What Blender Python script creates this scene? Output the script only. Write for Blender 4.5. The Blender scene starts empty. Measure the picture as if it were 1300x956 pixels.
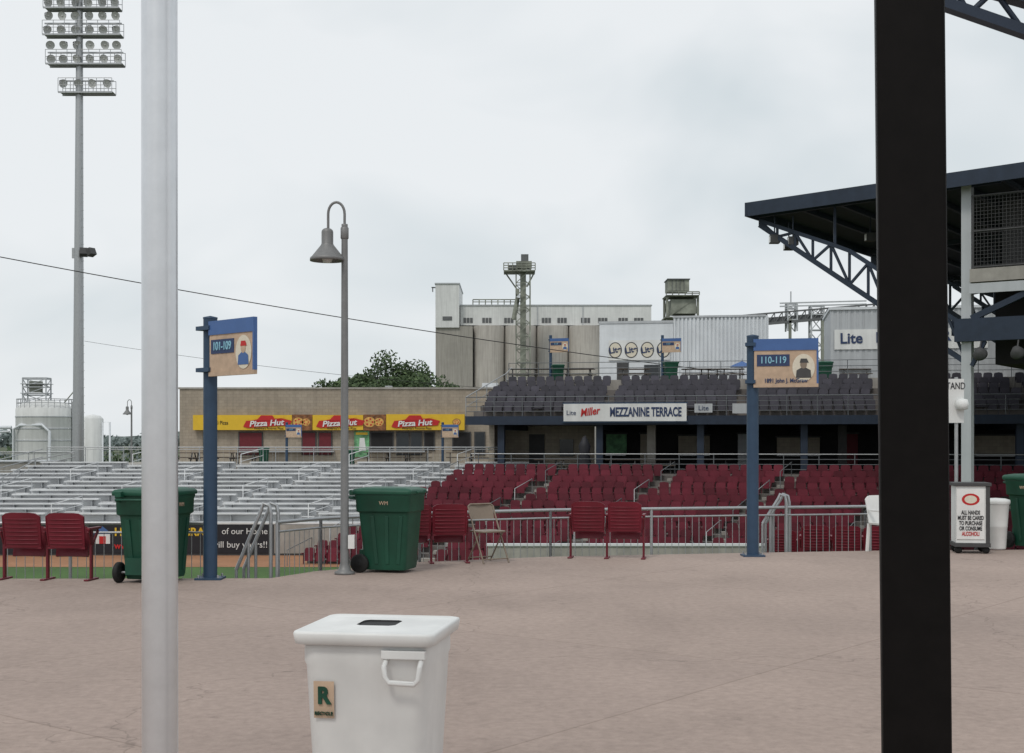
import bpy, math, random
from mathutils import Vector, Matrix
random.seed(7)
rad=math.radians
sc=bpy.context.scene
EYE=1.7
# metres from a bearing / elevation reading (1700 units = tan 45deg) at a true distance d
def X(b,d): return (b-650)/1700.0*d
def Z(e,d): return EYE+(560-e)/1700.0*d

# ------------------------------------------------------------------ materials
def mat(name,col,rough=.6,metal=0,var=.12,scale=6,bump=0,spec=.4,var2=0,scale2=.5,streak=0):
    m=bpy.data.materials.new(name); m.use_nodes=True
    nt=m.node_tree; n=nt.nodes; l=nt.links
    b=n['Principled BSDF']
    b.inputs['Roughness'].default_value=rough
    b.inputs['Metallic'].default_value=metal
    b.inputs['Specular IOR Level'].default_value=spec
    tc=n.new('ShaderNodeTexCoord')
    no=n.new('ShaderNodeTexNoise'); no.inputs['Scale'].default_value=scale; no.inputs['Detail'].default_value=6
    no.inputs['Roughness'].default_value=.65
    l.new(tc.outputs['Object'],no.inputs['Vector'])
    mr=n.new('ShaderNodeMapRange'); mr.inputs[1].default_value=.25; mr.inputs[2].default_value=.75
    mr.inputs[3].default_value=1-var; mr.inputs[4].default_value=1+var
    l.new(no.outputs['Fac'],mr.inputs[0])
    fac=mr.outputs[0]
    def extra(vec_scale,amt,sc_):
        mp=n.new('ShaderNodeMapping'); mp.inputs['Scale'].default_value=vec_scale
        l.new(tc.outputs['Object'],mp.inputs['Vector'])
        n2=n.new('ShaderNodeTexNoise'); n2.inputs['Scale'].default_value=sc_; n2.inputs['Detail'].default_value=4
        l.new(mp.outputs[0],n2.inputs['Vector'])
        r2=n.new('ShaderNodeMapRange'); r2.inputs[1].default_value=.3; r2.inputs[2].default_value=.7
        r2.inputs[3].default_value=1-amt; r2.inputs[4].default_value=1+amt*.4
        l.new(n2.outputs['Fac'],r2.inputs[0])
        mu=n.new('ShaderNodeMath'); mu.operation='MULTIPLY'
        l.new(r2.outputs[0],mu.inputs[1]); return mu
    if var2:
        mu=extra((1,1,1),var2,scale2); l.new(fac,mu.inputs[0]); fac=mu.outputs[0]
    if streak:
        mu=extra((1,1,.06),streak,3); l.new(fac,mu.inputs[0]); fac=mu.outputs[0]
    vm=n.new('ShaderNodeVectorMath'); vm.operation='SCALE'
    vm.inputs[0].default_value=col[:3]
    l.new(fac,vm.inputs['Scale']); l.new(vm.outputs[0],b.inputs['Base Color'])
    if bump:
        bp=n.new('ShaderNodeBump'); bp.inputs['Strength'].default_value=bump; bp.inputs['Distance'].default_value=.02
        l.new(no.outputs['Fac'],bp.inputs['Height']); l.new(bp.outputs[0],b.inputs['Normal'])
    return m

def concourse_mat():
    m=mat('concourse_concrete',(.385,.302,.262),.9,var=.16,scale=14,bump=.3,spec=.25,var2=.14,scale2=.3)
    nt=m.node_tree;n=nt.nodes;l=nt.links;b=n['Principled BSDF']
    src=b.inputs['Base Color'].links[0].from_socket
    tc=[x for x in n if x.type=='TEX_COORD'][0]
    br=n.new('ShaderNodeTexBrick'); br.offset=0; br.inputs['Scale'].default_value=1
    br.inputs['Brick Width'].default_value=4.6; br.inputs['Row Height'].default_value=4.6
    br.inputs['Mortar Size'].default_value=.012; br.inputs['Mortar Smooth'].default_value=.5
    br.inputs['Color1'].default_value=(1,1,1,1); br.inputs['Color2'].default_value=(.94,.94,.945,1); br.inputs['Mortar'].default_value=(.78,.77,.76,1)
    mp=n.new('ShaderNodeMapping'); mp.inputs['Rotation'].default_value=(0,0,rad(38))
    l.new(tc.outputs['Object'],mp.inputs['Vector']); l.new(mp.outputs[0],br.inputs['Vector'])
    def ramp(scale,a,c,lo,stretch=(1,1,1)):
        m2=n.new('ShaderNodeMapping'); m2.inputs['Scale'].default_value=stretch; l.new(tc.outputs['Object'],m2.inputs['Vector'])
        vo=n.new('ShaderNodeTexNoise'); vo.inputs['Scale'].default_value=scale; vo.inputs['Detail'].default_value=9; vo.inputs['Roughness'].default_value=.75
        l.new(m2.outputs[0],vo.inputs['Vector'])
        r=n.new('ShaderNodeMapRange'); r.inputs[1].default_value=a; r.inputs[2].default_value=c; r.inputs[3].default_value=lo; r.inputs[4].default_value=1
        l.new(vo.outputs['Fac'],r.inputs[0]); return r.outputs[0]
    a=n.new('ShaderNodeVectorMath'); a.operation='MULTIPLY'; l.new(src,a.inputs[0]); l.new(br.outputs['Color'],a.inputs[1])
    last=a.outputs[0]
    # hairline cracks
    vo=n.new('ShaderNodeTexVoronoi'); vo.feature='DISTANCE_TO_EDGE'; vo.inputs['Scale'].default_value=.16
    nz=n.new('ShaderNodeTexNoise'); nz.inputs['Scale'].default_value=1.6; nz.inputs['Detail'].default_value=5
    l.new(tc.outputs['Object'],nz.inputs['Vector'])
    ad=n.new('ShaderNodeVectorMath'); ad.operation='ADD'; l.new(tc.outputs['Object'],ad.inputs[0]); l.new(nz.outputs['Color'],ad.inputs[1]); l.new(ad.outputs[0],vo.inputs['Vector'])
    rc=n.new('ShaderNodeMapRange'); rc.inputs[1].default_value=0; rc.inputs[2].default_value=.0022; rc.inputs[3].default_value=.72; rc.inputs[4].default_value=1
    l.new(vo.outputs['Distance'],rc.inputs[0])
    for r in (rc.outputs[0],ramp(3.1,.31,.42,.76),ramp(.6,.38,.52,.90,(1,.5,1)),ramp(38,.32,.42,.66)):
        s=n.new('ShaderNodeVectorMath'); s.operation='SCALE'; l.new(last,s.inputs[0]); l.new(r,s.inputs['Scale']); last=s.outputs[0]
    l.new(last,b.inputs['Base Color'])
    return m

def block_mat(name,col,w=.4,h=.2):
    m=mat(name,col,.9,var=.1,scale=3,var2=.12,scale2=.4,streak=.12)
    nt=m.node_tree;n=nt.nodes;l=nt.links;b=n['Principled BSDF']
    src=b.inputs['Base Color'].links[0].from_socket
    tc=[x for x in n if x.type=='TEX_COORD'][0]
    sp=n.new('ShaderNodeSeparateXYZ'); cb=n.new('ShaderNodeCombineXYZ')
    l.new(tc.outputs['Object'],sp.inputs[0])
    ad=n.new('ShaderNodeMath'); ad.operation='ADD'; l.new(sp.outputs[0],ad.inputs[0]); l.new(sp.outputs[1],ad.inputs[1])
    l.new(ad.outputs[0],cb.inputs[0]); l.new(sp.outputs[2],cb.inputs[1])
    br=n.new('ShaderNodeTexBrick'); br.inputs['Scale'].default_value=1
    br.inputs['Brick Width'].default_value=w; br.inputs['Row Height'].default_value=h; br.inputs['Mortar Size'].default_value=.012
    br.inputs['Color1'].default_value=(1,1,1,1); br.inputs['Color2'].default_value=(.88,.88,.88,1); br.inputs['Mortar'].default_value=(.75,.75,.75,1)
    l.new(cb.outputs[0],br.inputs['Vector'])
    a=n.new('ShaderNodeVectorMath'); a.operation='MULTIPLY'; l.new(src,a.inputs[0]); l.new(br.outputs['Color'],a.inputs[1])
    l.new(a.outputs[0],b.inputs['Base Color'])
    return m

M={}
M['conc']=concourse_mat()
M['tan_block']=block_mat('tan_block',(.38,.325,.26))
M['beige']=block_mat('beige_block',(.42,.37,.30))
M['concrete']=mat('concrete',(.36,.34,.31),.9,var=.12,scale=4,var2=.2,streak=.15)
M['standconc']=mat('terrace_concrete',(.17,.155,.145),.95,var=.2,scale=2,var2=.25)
M['silo']=mat('silo_concrete',(.38,.36,.325),.95,var=.08,scale=.6,var2=.1,scale2=.1,streak=.2)  # concrete tone paled, distance haze painted into the colour
M['steel']=mat('galvanized_steel',(.42,.43,.44),.45,.7,var=.12,scale=10)
M['alum']=mat('brushed_aluminium',(.74,.75,.77),.34,.85,var=.06,scale=14,streak=.10)
M['polegrey']=mat('lamp_grey_paint',(.20,.20,.20),.5,.3,var=.12,scale=9)
M['railgrey']=mat('rail_grey_paint',(.14,.15,.16),.6,.2,var=.12,scale=9)
M['bench']=mat('bench_aluminium',(.68,.69,.70),.6,.05,var=.10,scale=2,var2=.15,scale2=.3)
M['tread']=mat('bleacher_tread',(.38,.385,.39),.8,var=.2,scale=2)
M['red']=mat('red_seat_plastic',(.165,.011,.024),.42,var=.12,scale=5,var2=.25,scale2=.9,streak=.15)
for i,k in enumerate((1.0,.8,1.2)):
    M['redfar%d'%i]=mat('red_seat_far_%d'%i,(.130*k,.016*k,.029*k),.6,var=.25,scale=.9,var2=.22,scale2=.25,spec=.25)
M['redmetal']=mat('red_seat_frame',(.14,.015,.025),.5,.2,var=.15)
for i,k in enumerate((1.0,.8,1.25)):
    M['navyseat%d'%i]=mat('dark_seat_plastic_%d'%i,(.05*k,.047*k,.062*k),.55,var=.3,scale=1)
M['navy']=mat('navy_steel_paint',(.022,.034,.058),.55,.1,var=.2,scale=3,streak=.15)
M['roofsheet']=mat('roof_sheet_underside',(.03,.04,.06),.8,0,var=.2,scale=3)
M['bluepost']=mat('blue_post_paint',(.033,.066,.118),.5,.1,var=.15,scale=6,streak=.12)
M['black']=mat('black_post_paint',(.0052,.0042,.004),.6,0,var=.3,scale=20,spec=.12,streak=.25)
M['dark']=mat('interior_shade',(.018,.017,.018),.9,var=.4,scale=1)  # near-black colour stands in for shade inside rooms and openings
M['darkgrey']=mat('dark_grey',(.06,.06,.062),.7,var=.2)
M['hazedark']=mat('hazed_dark',(.13,.135,.14),.8,var=.2,scale=1)  # dark tone lifted to paint distance haze into far parts
M['rubber']=mat('black_rubber',(.012,.012,.012),.7)
M['green']=mat('green_bin_plastic',(.010,.072,.043),.5,var=.16,scale=5,var2=.28,scale2=1.5,streak=.22)
M['greenlid']=mat('green_lid_plastic',(.012,.085,.050),.5,var=.14,scale=5,var2=.25)
M['white']=mat('white_plastic',(.76,.76,.745),.45,var=.03,scale=8,var2=.09,scale2=2,streak=.10)
M['whitepaint']=mat('white_paint',(.74,.75,.74),.7,var=.06,scale=1,var2=.12,scale2=.15,streak=.12)
M['offwhite']=mat('offwhite_metal',(.66,.69,.72),.55,var=.08,scale=1,streak=.08)
M['sheet']=mat('grey_metal_siding',(.48,.50,.52),.5,.2,var=.08,scale=1,streak=.12)
M['tan']=mat('tan_paint',(.22,.175,.135),.5,.1,var=.15)
M['yellow']=mat('yellow_sign',(.70,.45,.03),.5,var=.08,scale=2)
M['signred']=mat('red_sign',(.48,.02,.02),.5,var=.08)
M['maroon']=mat('maroon_shutter',(.13,.012,.02),.6,var=.2)
M['signblue']=mat('blue_sign',(.06,.13,.32),.5,var=.08)
M['signtan']=mat('tan_sign',(.52,.38,.27),.6,var=.12,scale=12,var2=.15,scale2=3)
M['signcyan']=mat('cyan_sign',(.25,.50,.62),.6,var=.05)
M['signnavy']=mat('navy_sign',(.03,.05,.12),.6,var=.05)
M['cream']=mat('cream_sign',(.66,.61,.50),.6,var=.1,scale=25)
M['food']=mat('food_photo',(.22,.09,.035),.6,var=.8,scale=4)
M['cheese']=mat('pizza_cheese',(.62,.36,.10),.6,var=.5,scale=6)
M['poster']=mat('poster_green',(.14,.34,.17),.6,var=.8,scale=3)
M['glass']=mat('dark_glass',(.03,.035,.04),.12,var=.1)
M['grass']=mat('field_grass',(.060,.125,.028),.9,var=.25,scale=5,var2=.2,scale2=.3)
M['clay']=mat('warning_track',(.34,.17,.09),.95,var=.15,scale=4,var2=.15)
M['land']=mat('land',(.10,.12,.07),1,var=.35,scale=.05,var2=.4,scale2=.01)
M['bark']=mat('bark',(.09,.07,.05),.9,var=.3,scale=5,bump=.4)
M['leaf']=mat('leaf',(.045,.078,.028),.7,var=.45,scale=.7,var2=.3,scale2=.3)
M['leaf2']=mat('leaf_light',(.08,.12,.048),.7,var=.35,scale=.7)
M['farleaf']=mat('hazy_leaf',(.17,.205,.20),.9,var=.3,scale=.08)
M['hazerust']=mat('hazed_rusty_green_steel',(.28,.295,.25),.8,.0,var=.35,scale=.6,var2=.4,scale2=.4)  # rusty green, lightened with painted-in distance haze
M['cable']=mat('cable',(.02,.02,.02),.6)
M['bannerblack']=mat('banner_black',(.015,.015,.02),.6,var=.2)
M['lens']=mat('lamp_lens',(.62,.63,.62),.25,var=.15,scale=1)
M['wood']=mat('weathered_wood',(.10,.08,.065),.85,var=.3)

# ------------------------------------------------------------------ mesh builder
class MB:
    def __init__(s): s.v=[];s.f=[];s.mi=[];s.sm=[];s.mats=[];s.T=Matrix.Identity(4)
    def add(s,vs,fs,m,smooth=False):
        if m not in s.mats: s.mats.append(m)
        k=s.mats.index(m); o=len(s.v); T=s.T
        for p in vs: s.v.append(tuple(T@Vector(p)))
        for f in fs: s.f.append([i+o for i in f]); s.mi.append(k); s.sm.append(smooth)
    def box(s,x0,x1,y0,y1,z0,z1,m):
        s.add([(x0,y0,z0),(x1,y0,z0),(x1,y1,z0),(x0,y1,z0),(x0,y0,z1),(x1,y0,z1),(x1,y1,z1),(x0,y1,z1)],
              [(0,3,2,1),(4,5,6,7),(0,1,5,4),(1,2,6,5),(2,3,7,6),(3,0,4,7)],m)
    def beam(s,a,b,w,h,m,up=(0,0,1)):
        a=Vector(a);b=Vector(b);d=(b-a).normalized();u=Vector(up)
        if abs(d.dot(u))>.98: u=Vector((0,1,0))
        sd=d.cross(u).normalized()*w/2; uu=sd.cross(d).normalized()*h/2
        vs=[a-sd-uu,a+sd-uu,a+sd+uu,a-sd+uu,b-sd-uu,b+sd-uu,b+sd+uu,b-sd+uu]
        s.add(vs,[(0,1,2,3),(7,6,5,4),(4,5,1,0),(5,6,2,1),(6,7,3,2),(7,4,0,3)],m)
    def tube(s,pts,r,m,n=8,r1=None,caps=True):
        pts=[Vector(p) for p in pts]; N=len(pts); vs=[];fs=[]
        u=None
        for i,p in enumerate(pts):
            d=(pts[min(i+1,N-1)]-pts[max(i-1,0)]).normalized()
            if u is None:
                u=Vector((0,0,1)) if abs(d.z)<.9 else Vector((1,0,0))
            u=(u-d*u.dot(d)).normalized(); w=d.cross(u)
            rr=r if r1 is None else r+(r1-r)*i/(N-1)
            for k in range(n):
                a=2*math.pi*k/n; vs.append(p+u*math.cos(a)*rr+w*math.sin(a)*rr)
        for i in range(N-1):
            for k in range(n):
                k2=(k+1)%n; fs.append((i*n+k,i*n+k2,(i+1)*n+k2,(i+1)*n+k))
        s.add(vs,fs,m,True)
        if caps:
            s.add(vs[:n],[tuple(range(n))[::-1]],m); s.add(vs[-n:],[tuple(range(n))],m)
    def lathe(s,prof,c,m,n=24,smooth=True):
        vs=[];fs=[]
        for r,z in prof:
            for k in range(n):
                a=2*math.pi*k/n; vs.append((c[0]+r*math.cos(a),c[1]+r*math.sin(a),c[2]+z))
        for i in range(len(prof)-1):
            for k in range(n):
                k2=(k+1)%n; fs.append((i*n+k,i*n+k2,(i+1)*n+k2,(i+1)*n+k))
        s.add(vs,fs,m,smooth)
    def loft(s,rings,m,cap0=True,cap1=True,smooth=True):
        n=len(rings[0]); vs=[p for r in rings for p in r]; fs=[]
        for i in range(len(rings)-1):
            for k in range(n):
                k2=(k+1)%n; fs.append((i*n+k,i*n+k2,(i+1)*n+k2,(i+1)*n+k))
        s.add(vs,fs,m,smooth)
        if cap0: s.add(rings[0],[tuple(range(n))[::-1]],m)
        if cap1: s.add(rings[-1],[tuple(range(n))],m)
    def poly(s,pts,m,thick=None):
        pts=[Vector(p) for p in pts]; n=len(pts)
        if thick is None: s.add(pts,[tuple(range(n))],m); return
        t=Vector(thick); vs=pts+[p+t for p in pts]
        fs=[tuple(range(n)),tuple(range(2*n-1,n-1,-1))]+[((k+1)%n,k,k+n,(k+1)%n+n) for k in range(n)]
        s.add(vs,fs,m)
    def done(s,name,parent=None,bevel=0,recenter=True,seg=2,fixn=False):
        me=bpy.data.meshes.new(name)
        vs=s.v; loc=Vector((0,0,0))
        if parent is None and recenter:
            xs=[p[0] for p in vs];ys=[p[1] for p in vs];zs=[p[2] for p in vs]
            loc=Vector(((min(xs)+max(xs))/2,(min(ys)+max(ys))/2,min(zs)))
            vs=[(p[0]-loc.x,p[1]-loc.y,p[2]-loc.z) for p in vs]
        me.from_pydata(vs,[],s.f)
        for m in s.mats: me.materials.append(M[m])
        me.polygons.foreach_set('material_index',s.mi); me.polygons.foreach_set('use_smooth',s.sm)
        me.update()
        if fixn:
            import bmesh
            bm=bmesh.new(); bm.from_mesh(me); bmesh.ops.recalc_face_normals(bm,faces=bm.faces); bm.to_mesh(me); bm.free()
        o=bpy.data.objects.new(name,me); sc.collection.objects.link(o); o.location=loc
        if parent: o.parent=parent
        if bevel:
            b=o.modifiers.new('bevel','BEVEL'); b.width=bevel; b.segments=seg; b.limit_method='ANGLE'; b.angle_limit=rad(40)
        return o
def empty(name,loc,rz=0,scale=1):
    e=bpy.data.objects.new(name,None); e.empty_display_size=.3; sc.collection.objects.link(e)
    e.location=loc; e.rotation_euler=(0,0,rad(rz)); e.scale=scale if isinstance(scale,tuple) else (scale,)*3; return e
def text(body,size,loc,m,parent,name='lettering',rot=(90,0,0),ext=.004,align='CENTER',sx=1,shear=0,bold=0):
    c=bpy.data.curves.new(name,'FONT'); c.body=body; c.size=size; c.extrude=ext; c.align_x=align; c.align_y='CENTER'; c.shear=shear; c.offset=bold
    c.materials.append(M[m]); o=bpy.data.objects.new(name,c); sc.collection.objects.link(o)
    o.location=loc; o.rotation_euler=tuple(rad(a) for a in rot); o.scale=(sx,1,1); o.parent=parent; return o
def rring(w,d,r,z,k=5,cx=0,cy=0):
    pts=[]
    for (sx,sy,a0) in ((1,1,0),(-1,1,90),(-1,-1,180),(1,-1,270)):
        for i in range(k+1):
            a=rad(a0+90*i/k); pts.append((cx+sx*(w/2-r)+r*math.cos(a),cy+sy*(d/2-r)+r*math.sin(a),z))
    return pts

# ------------------------------------------------------------------ camera, world, sun
cam=bpy.data.cameras.new('camera'); co=bpy.data.objects.new('camera',cam); sc.collection.objects.link(co)
co.location=(0,0,EYE); co.rotation_euler=(rad(90),0,0)
cam.sensor_width=36; cam.lens=1700/1300*36; cam.shift_y=82/1300; cam.clip_end=12000; cam.clip_start=.1
sc.camera=co
w=bpy.data.worlds.new('World'); sc.world=w; w.use_nodes=True
nt=w.node_tree;n=nt.nodes;l=nt.links
bg=n['Background']; out=n['World Output']
sky=n.new('ShaderNodeTexSky'); sky.sky_type='NISHITA'; sky.sun_disc=False
sky.sun_elevation=rad(52); sky.sun_rotation=rad(205); sky.dust_density=3
l.new(sky.outputs[0],bg.inputs[0]); bg.inputs[1].default_value=.08
tc=n.new('ShaderNodeTexCoord'); mp=n.new('ShaderNodeMapping'); mp.inputs['Scale'].default_value=(1,1,2.0); mp.inputs['Location'].default_value=(.4,.3,.15)
l.new(tc.outputs['Generated'],mp.inputs[0])
no=n.new('ShaderNodeTexNoise'); no.inputs['Scale'].default_value=3.6; no.inputs['Detail'].default_value=4; no.inputs['Roughness'].default_value=.45; no.inputs['Distortion'].default_value=.4
l.new(mp.outputs[0],no.inputs['Vector'])
cr=n.new('ShaderNodeValToRGB'); e=cr.color_ramp.elements
e[0].position=.32; e[0].color=(.645,.715,.75,1); e[1].position=.60; e[1].color=(.87,.90,.92,1)
l.new(no.outputs['Fac'],cr.inputs[0])
b2=n.new('ShaderNodeBackground'); l.new(cr.outputs[0],b2.inputs[0]); b2.inputs[1].default_value=1.0
mx=n.new('ShaderNodeMixShader'); mx.inputs[0].default_value=.93
l.new(bg.outputs[0],mx.inputs[1]); l.new(b2.outputs[0],mx.inputs[2]); l.new(mx.outputs[0],out.inputs[0])
w.name='sky'
su=bpy.data.lights.new('sun','SUN'); su.energy=1.1; su.angle=rad(12); su.color=(1,.95,.88)
so=bpy.data.objects.new('sun',su); sc.collection.objects.link(so)
d=Vector((math.sin(rad(205))*math.cos(rad(52)),math.cos(rad(205))*math.cos(rad(52)),math.sin(rad(52))))
so.rotation_euler=d.to_track_quat('Z','Y').to_euler(); so.location=(0,0,60)
sc.view_settings.view_transform='Standard'; sc.view_settings.look='None'; sc.view_settings.exposure=0

# ------------------------------------------------------------------ ground, field, concourse
g=MB(); g.add([(-6000,-3000,-3.75),(6000,-3000,-3.75),(6000,9000,-3.75),(-6000,9000,-3.75)],[(0,1,2,3)],'land'); g.done('ground',recenter=False)
g=MB(); g.add([(-80,17,-3.6),(30,17,-3.6),(30,63.5,-3.6),(-80,63.5,-3.6)],[(0,1,2,3)],'grass'); g.done('baseball_field_grass',recenter=False)
g=MB(); g.add([(-80,56.3,-3.592),(-2,56.3,-3.592),(-2,63,-3.592),(-80,63,-3.592)],[(0,1,2,3)],'clay'); 
g.add([(-80,44,-3.592),(10,44,-3.592),(8,51,-3.592),(-80,51.6,-3.592)],[(0,1,2,3)],'clay'); g.done('warning_track',recenter=False)
edge=[(-30,16.2),(-3.0,16.6),(-2.57,17.5),(-1.33,18.8),(.58,19.7),(3.7,20.4),(5.7,20.8),(30,22.5)]
g=MB(); g.poly([(-30,-25,0)]+[(30,-25,0)]+[(x,y,0) for x,y in edge[::-1]],'conc',(0,0,-.3))
g.done('concourse',recenter=False,fixn=True)
g=MB()
low=[(x,y+.75,-.45) for x,y in edge]
g.poly([(-30,10,-.45),(30,10,-.45)]+low[::-1],'concrete',(0,0,-3.2)); g.done('retaining_wall',recenter=False,fixn=True)

def railing(name,pts,zb,zt,pick=.11,post=1.6,rr=.024,mesh=True,m='steel'):
    r=MB()
    P=[Vector((x,y,0)) for x,y in pts]
    r.tube([(p.x,p.y,zt) for p in P],rr,m,8)
    r.tube([(p.x,p.y,zb+.12) for p in P],rr*.7,m,6)
    r.tube([(p.x,p.y,zt-.12) for p in P],rr*.6,m,6)
    for a,b in zip(P,P[1:]):
        L=(b-a).length; k=max(1,round(L/post))
        for i in range(k+1):
            q=a.lerp(b,i/k); r.tube([(q.x,q.y,zb),(q.x,q.y,zt)],rr*.9,m,8)
        if mesh:
            k=max(1,round(L/pick))
            for i in range(k):
                q=a.lerp(b,(i+.5)/k); r.tube([(q.x,q.y,zb+.12),(q.x,q.y,zt-.12)],.005,m,4,caps=False)
    return r.done(name)
railing('guard_railing',[(x,y+.5) for x,y in edge[1:-1]],-.45,.66)
railing('guard_railing',[(-30,16.75),(-9,16.95),(-3.9,17.0)],-.45,.66)
def handrail(name,p0,p1,drop):
    r=MB(); a=Vector(p0);b=Vector(p1)
    for off in (0,.12):
        o=Vector((off*.6,off,0))
        r.tube([a+o,a.lerp(b,.93)+o,b+o+Vector((.0,0,.03)),b+o+Vector((.08,0,0)),b+o+Vector((.1,0,-.1)),b+o+Vector((.1,0,-drop))],.024,'steel',8)
        m_=a.lerp(b,.45)+o; r.tube([m_,m_-Vector((0,0,.7))],.02,'steel',8)
        r.tube([a+o,a+o-Vector((0,0,.5))],.02,'steel',8)
    return r.done(name)
handrail('stair_handrail',(X(300,17.2),17.2,.05),(X(334,17.2),17.2,Z(642,17.2)),1.0)
handrail('stair_handrail',(X(968,21),21,Z(665,21)),(X(990,21),21,Z(630,21)),1.2)

# ------------------------------------------------------------------ foreground poles
p=MB(); d=4.2
p.tube([(X(203.5,d),d,0),(X(201.5,d),d,5.5)],.0555,'alum',48); p.lathe([(.13,0),(.13,.02),(.07,.02)],(X(203.5,d),d,.001),'alum')
p.done('metal_pole')
p=MB(); d=3.0; p.T=Matrix.Translation((X(1168,d),d,0))@Matrix.Rotation(rad(.55)*-1,4,'Y')@Matrix.Rotation(rad(-14),4,'Z')
p.box(-.073,.073,-.073,.073,0,5.2,'black'); p.box(-.14,.14,-.14,.14,-.02,.015,'black')
p.done('black_steel_post',bevel=.008)

p=MB(); d=9
def pt(b,e,d): return (X(b,d),d,Z(e,d))
p.beam(pt(1150,-12,d),pt(1420,82,d),.09,.07,'navy'); p.beam(pt(1150,-45,d),pt(1420,32,d),.12,.09,'navy')
for b,e,b2_,e2 in ((1205,-28,1230,18),(1230,18,1262,-12),(1262,-12,1300,40),(1300,40,1340,10)):
    p.tube([pt(b,e,d),pt(b2_,e2,d)],.02,'navy',8)
p.beam(pt(860,-40,d),pt(1150,-45,d),.12,.09,'navy')
p.done('overhead_truss')

# ------------------------------------------------------------------ white bin
def white_bin(loc,rz):
    E=empty('white_trash_bin',loc,rz,(.925,.95,1.015))
    b=MB()
    R=lambda w_,d_,z,r=.07: rring(w_,d_,r,z)
    b.loft([R(.52,.48,.02),R(.53,.49,.05),R(.60,.56,.70),R(.615,.575,.72),R(.615,.575,.80)],'white',cap1=False)
    b.done('body',E)
    b=MB()
    out_=[R(.66,.63,.80,.05),R(.675,.645,.803,.05),R(.69,.66,.845,.05),R(.682,.652,.854,.05),R(.65,.62,.858,.05),R(.63,.60,.851,.045),R(.50,.48,.853,.05),R(.38,.36,.856,.05)]
    circ=[]
    for q in out_[-1]:
        a=math.atan2(q[1],q[0]); circ.append((.118*math.cos(a),.125*math.sin(a),.860))
    hole_shade=[(x*.97,y*.97,.853) for x,y,z in circ]
    b.loft(out_+[circ],'white',cap0=False,cap1=False)
    b.loft([circ,hole_shade],'rubber',cap0=False,cap1=True)  # black disc just below the rim paints the hole's inner darkness
    b.done('lid',E)
    b=MB()
    b.tube([(.11,-.28,.745),(.11,-.335,.715),(.115,-.34,.675),(.135,-.34,.65),(.255,-.34,.645),(.275,-.34,.665),(.28,-.335,.715),(.28,-.28,.75)],.0125,'white',10)
    b.box(.09,.30,-.315,-.27,.745,.782,'white')
    b.done('handle',E,bevel=.004)
    b=MB()
    b.add([(-.245,-.281,.48),(-.145,-.281,.48),(-.145,-.2885,.64),(-.245,-.2885,.64)],[(0,1,2,3)],'signtan')
    b.done('label',E)
    text('R',.10,(-.195,-.290,.575),'green',E,'label_print',rot=(93,0,0),bold=.004)
    text('RECYCLE',.022,(-.195,-.288,.50),'green',E,'label_print',rot=(93,0,0))
    return E
white_bin((X(482,6.1),6.1,0),-9)

def green_bin(name,loc,rz,scale=1):
    E=empty(name,loc,rz,scale)
    b=MB(); R=lambda dx,wy,z,cx=0: rring(dx,wy,.05,z,4,cx)
    b.loft([R(.56,.50,.04,.04),R(.58,.52,.08,.04),R(.70,.60,.80,.03),R(.76,.66,.82,.03),R(.77,.67,1.0,.03),R(.79,.69,1.02,.03),R(.79,.69,1.045,.03)],'green')
    for y in (-.31,.31):
        s_=1 if y>0 else -1
        for x in (-.15,.05,.25): b.beam((x*.75+.04,s_*.262,.12),(x+.03,s_*.301,.76),.05,.02,'green',up=(0,1,0))
    for y in (-.18,0,.18): b.beam((-.25,y*.85,.12),(-.325,y,.76),.02,.06,'green',up=(0,1,0))
    b.done('body',E,bevel=.004)
    b=MB()
    b.loft([R(.83,.72,1.048,.02),R(.84,.73,1.06,.02),R(.84,.73,1.09,.02),R(.80,.69,1.115,.02),R(.60,.50,1.135,.02)],'greenlid')
    b.box(-.46,-.36,-.27,-.19,1.03,1.10,'greenlid'); b.box(-.46,-.36,.19,.27,1.03,1.10,'greenlid')
    b.box(.30,.46,-.12,.12,1.055,1.085,'greenlid')
    b.done('lid',E,bevel=.006)
    b=MB()
    b.tube([(-.36,-.25,.98),(-.47,-.25,1.0),(-.47,.25,1.0),(-.36,.25,.98)],.016,'green',8)
    b.done('handle',E)
    for i,y in enumerate((-.30,.30)):
        b=MB(); b.T=Matrix.Translation((-.30,y,.125))@Matrix.Rotation(rad(90),4,'X')
        b.lathe([(.0,-.035),(.05,-.035),(.06,-.025),(.105,-.035),(.125,-.02),(.125,.02),(.105,.035),(.06,.025),(.05,.035),(0,.035)],(0,0,0),'rubber',28)
        b.done('wheel_%d'%(i+1),E)
    b=MB(); b.tube([(-.30,-.3,.125),(-.30,.3,.125)],.015,'steel'); b.box(-.34,-.2,-.2,.2,.1,.3,'green'); b.done('axle',E)
    text('WM',.07,(.05,-.338,.93),'signtan',E,'label_print',rot=(90,0,0),ext=.002)
    return E
green_bin('green_wheeled_bin',(X(493,17.5),17.5,0),-14,.97)
green_bin('green_wheeled_bin',(X(196,16.3),16.3,0),76,1.0)
green_bin('green_wheeled_bin',(X(1318,21.2),21.2,0),-70,1.04)

def barrel():
    E=empty('white_trash_barrel',(X(1264,21),21,0))
    b=MB(); b.lathe([(0,.01),(.15,.01),(.155,.03),(.175,.35),(.18,.36),(.178,.38),(.2,.70),(.21,.72),(.21,.76),(.0,.74)],(0,0,0),'white',28); b.done('body',E)
    b=MB(); b.lathe([(.215,.72),(.222,.75),(.215,.78),(.15,.80),(0,.81)],(0,0,0),'whitepaint',28); b.done('lid',E)
barrel()

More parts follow.
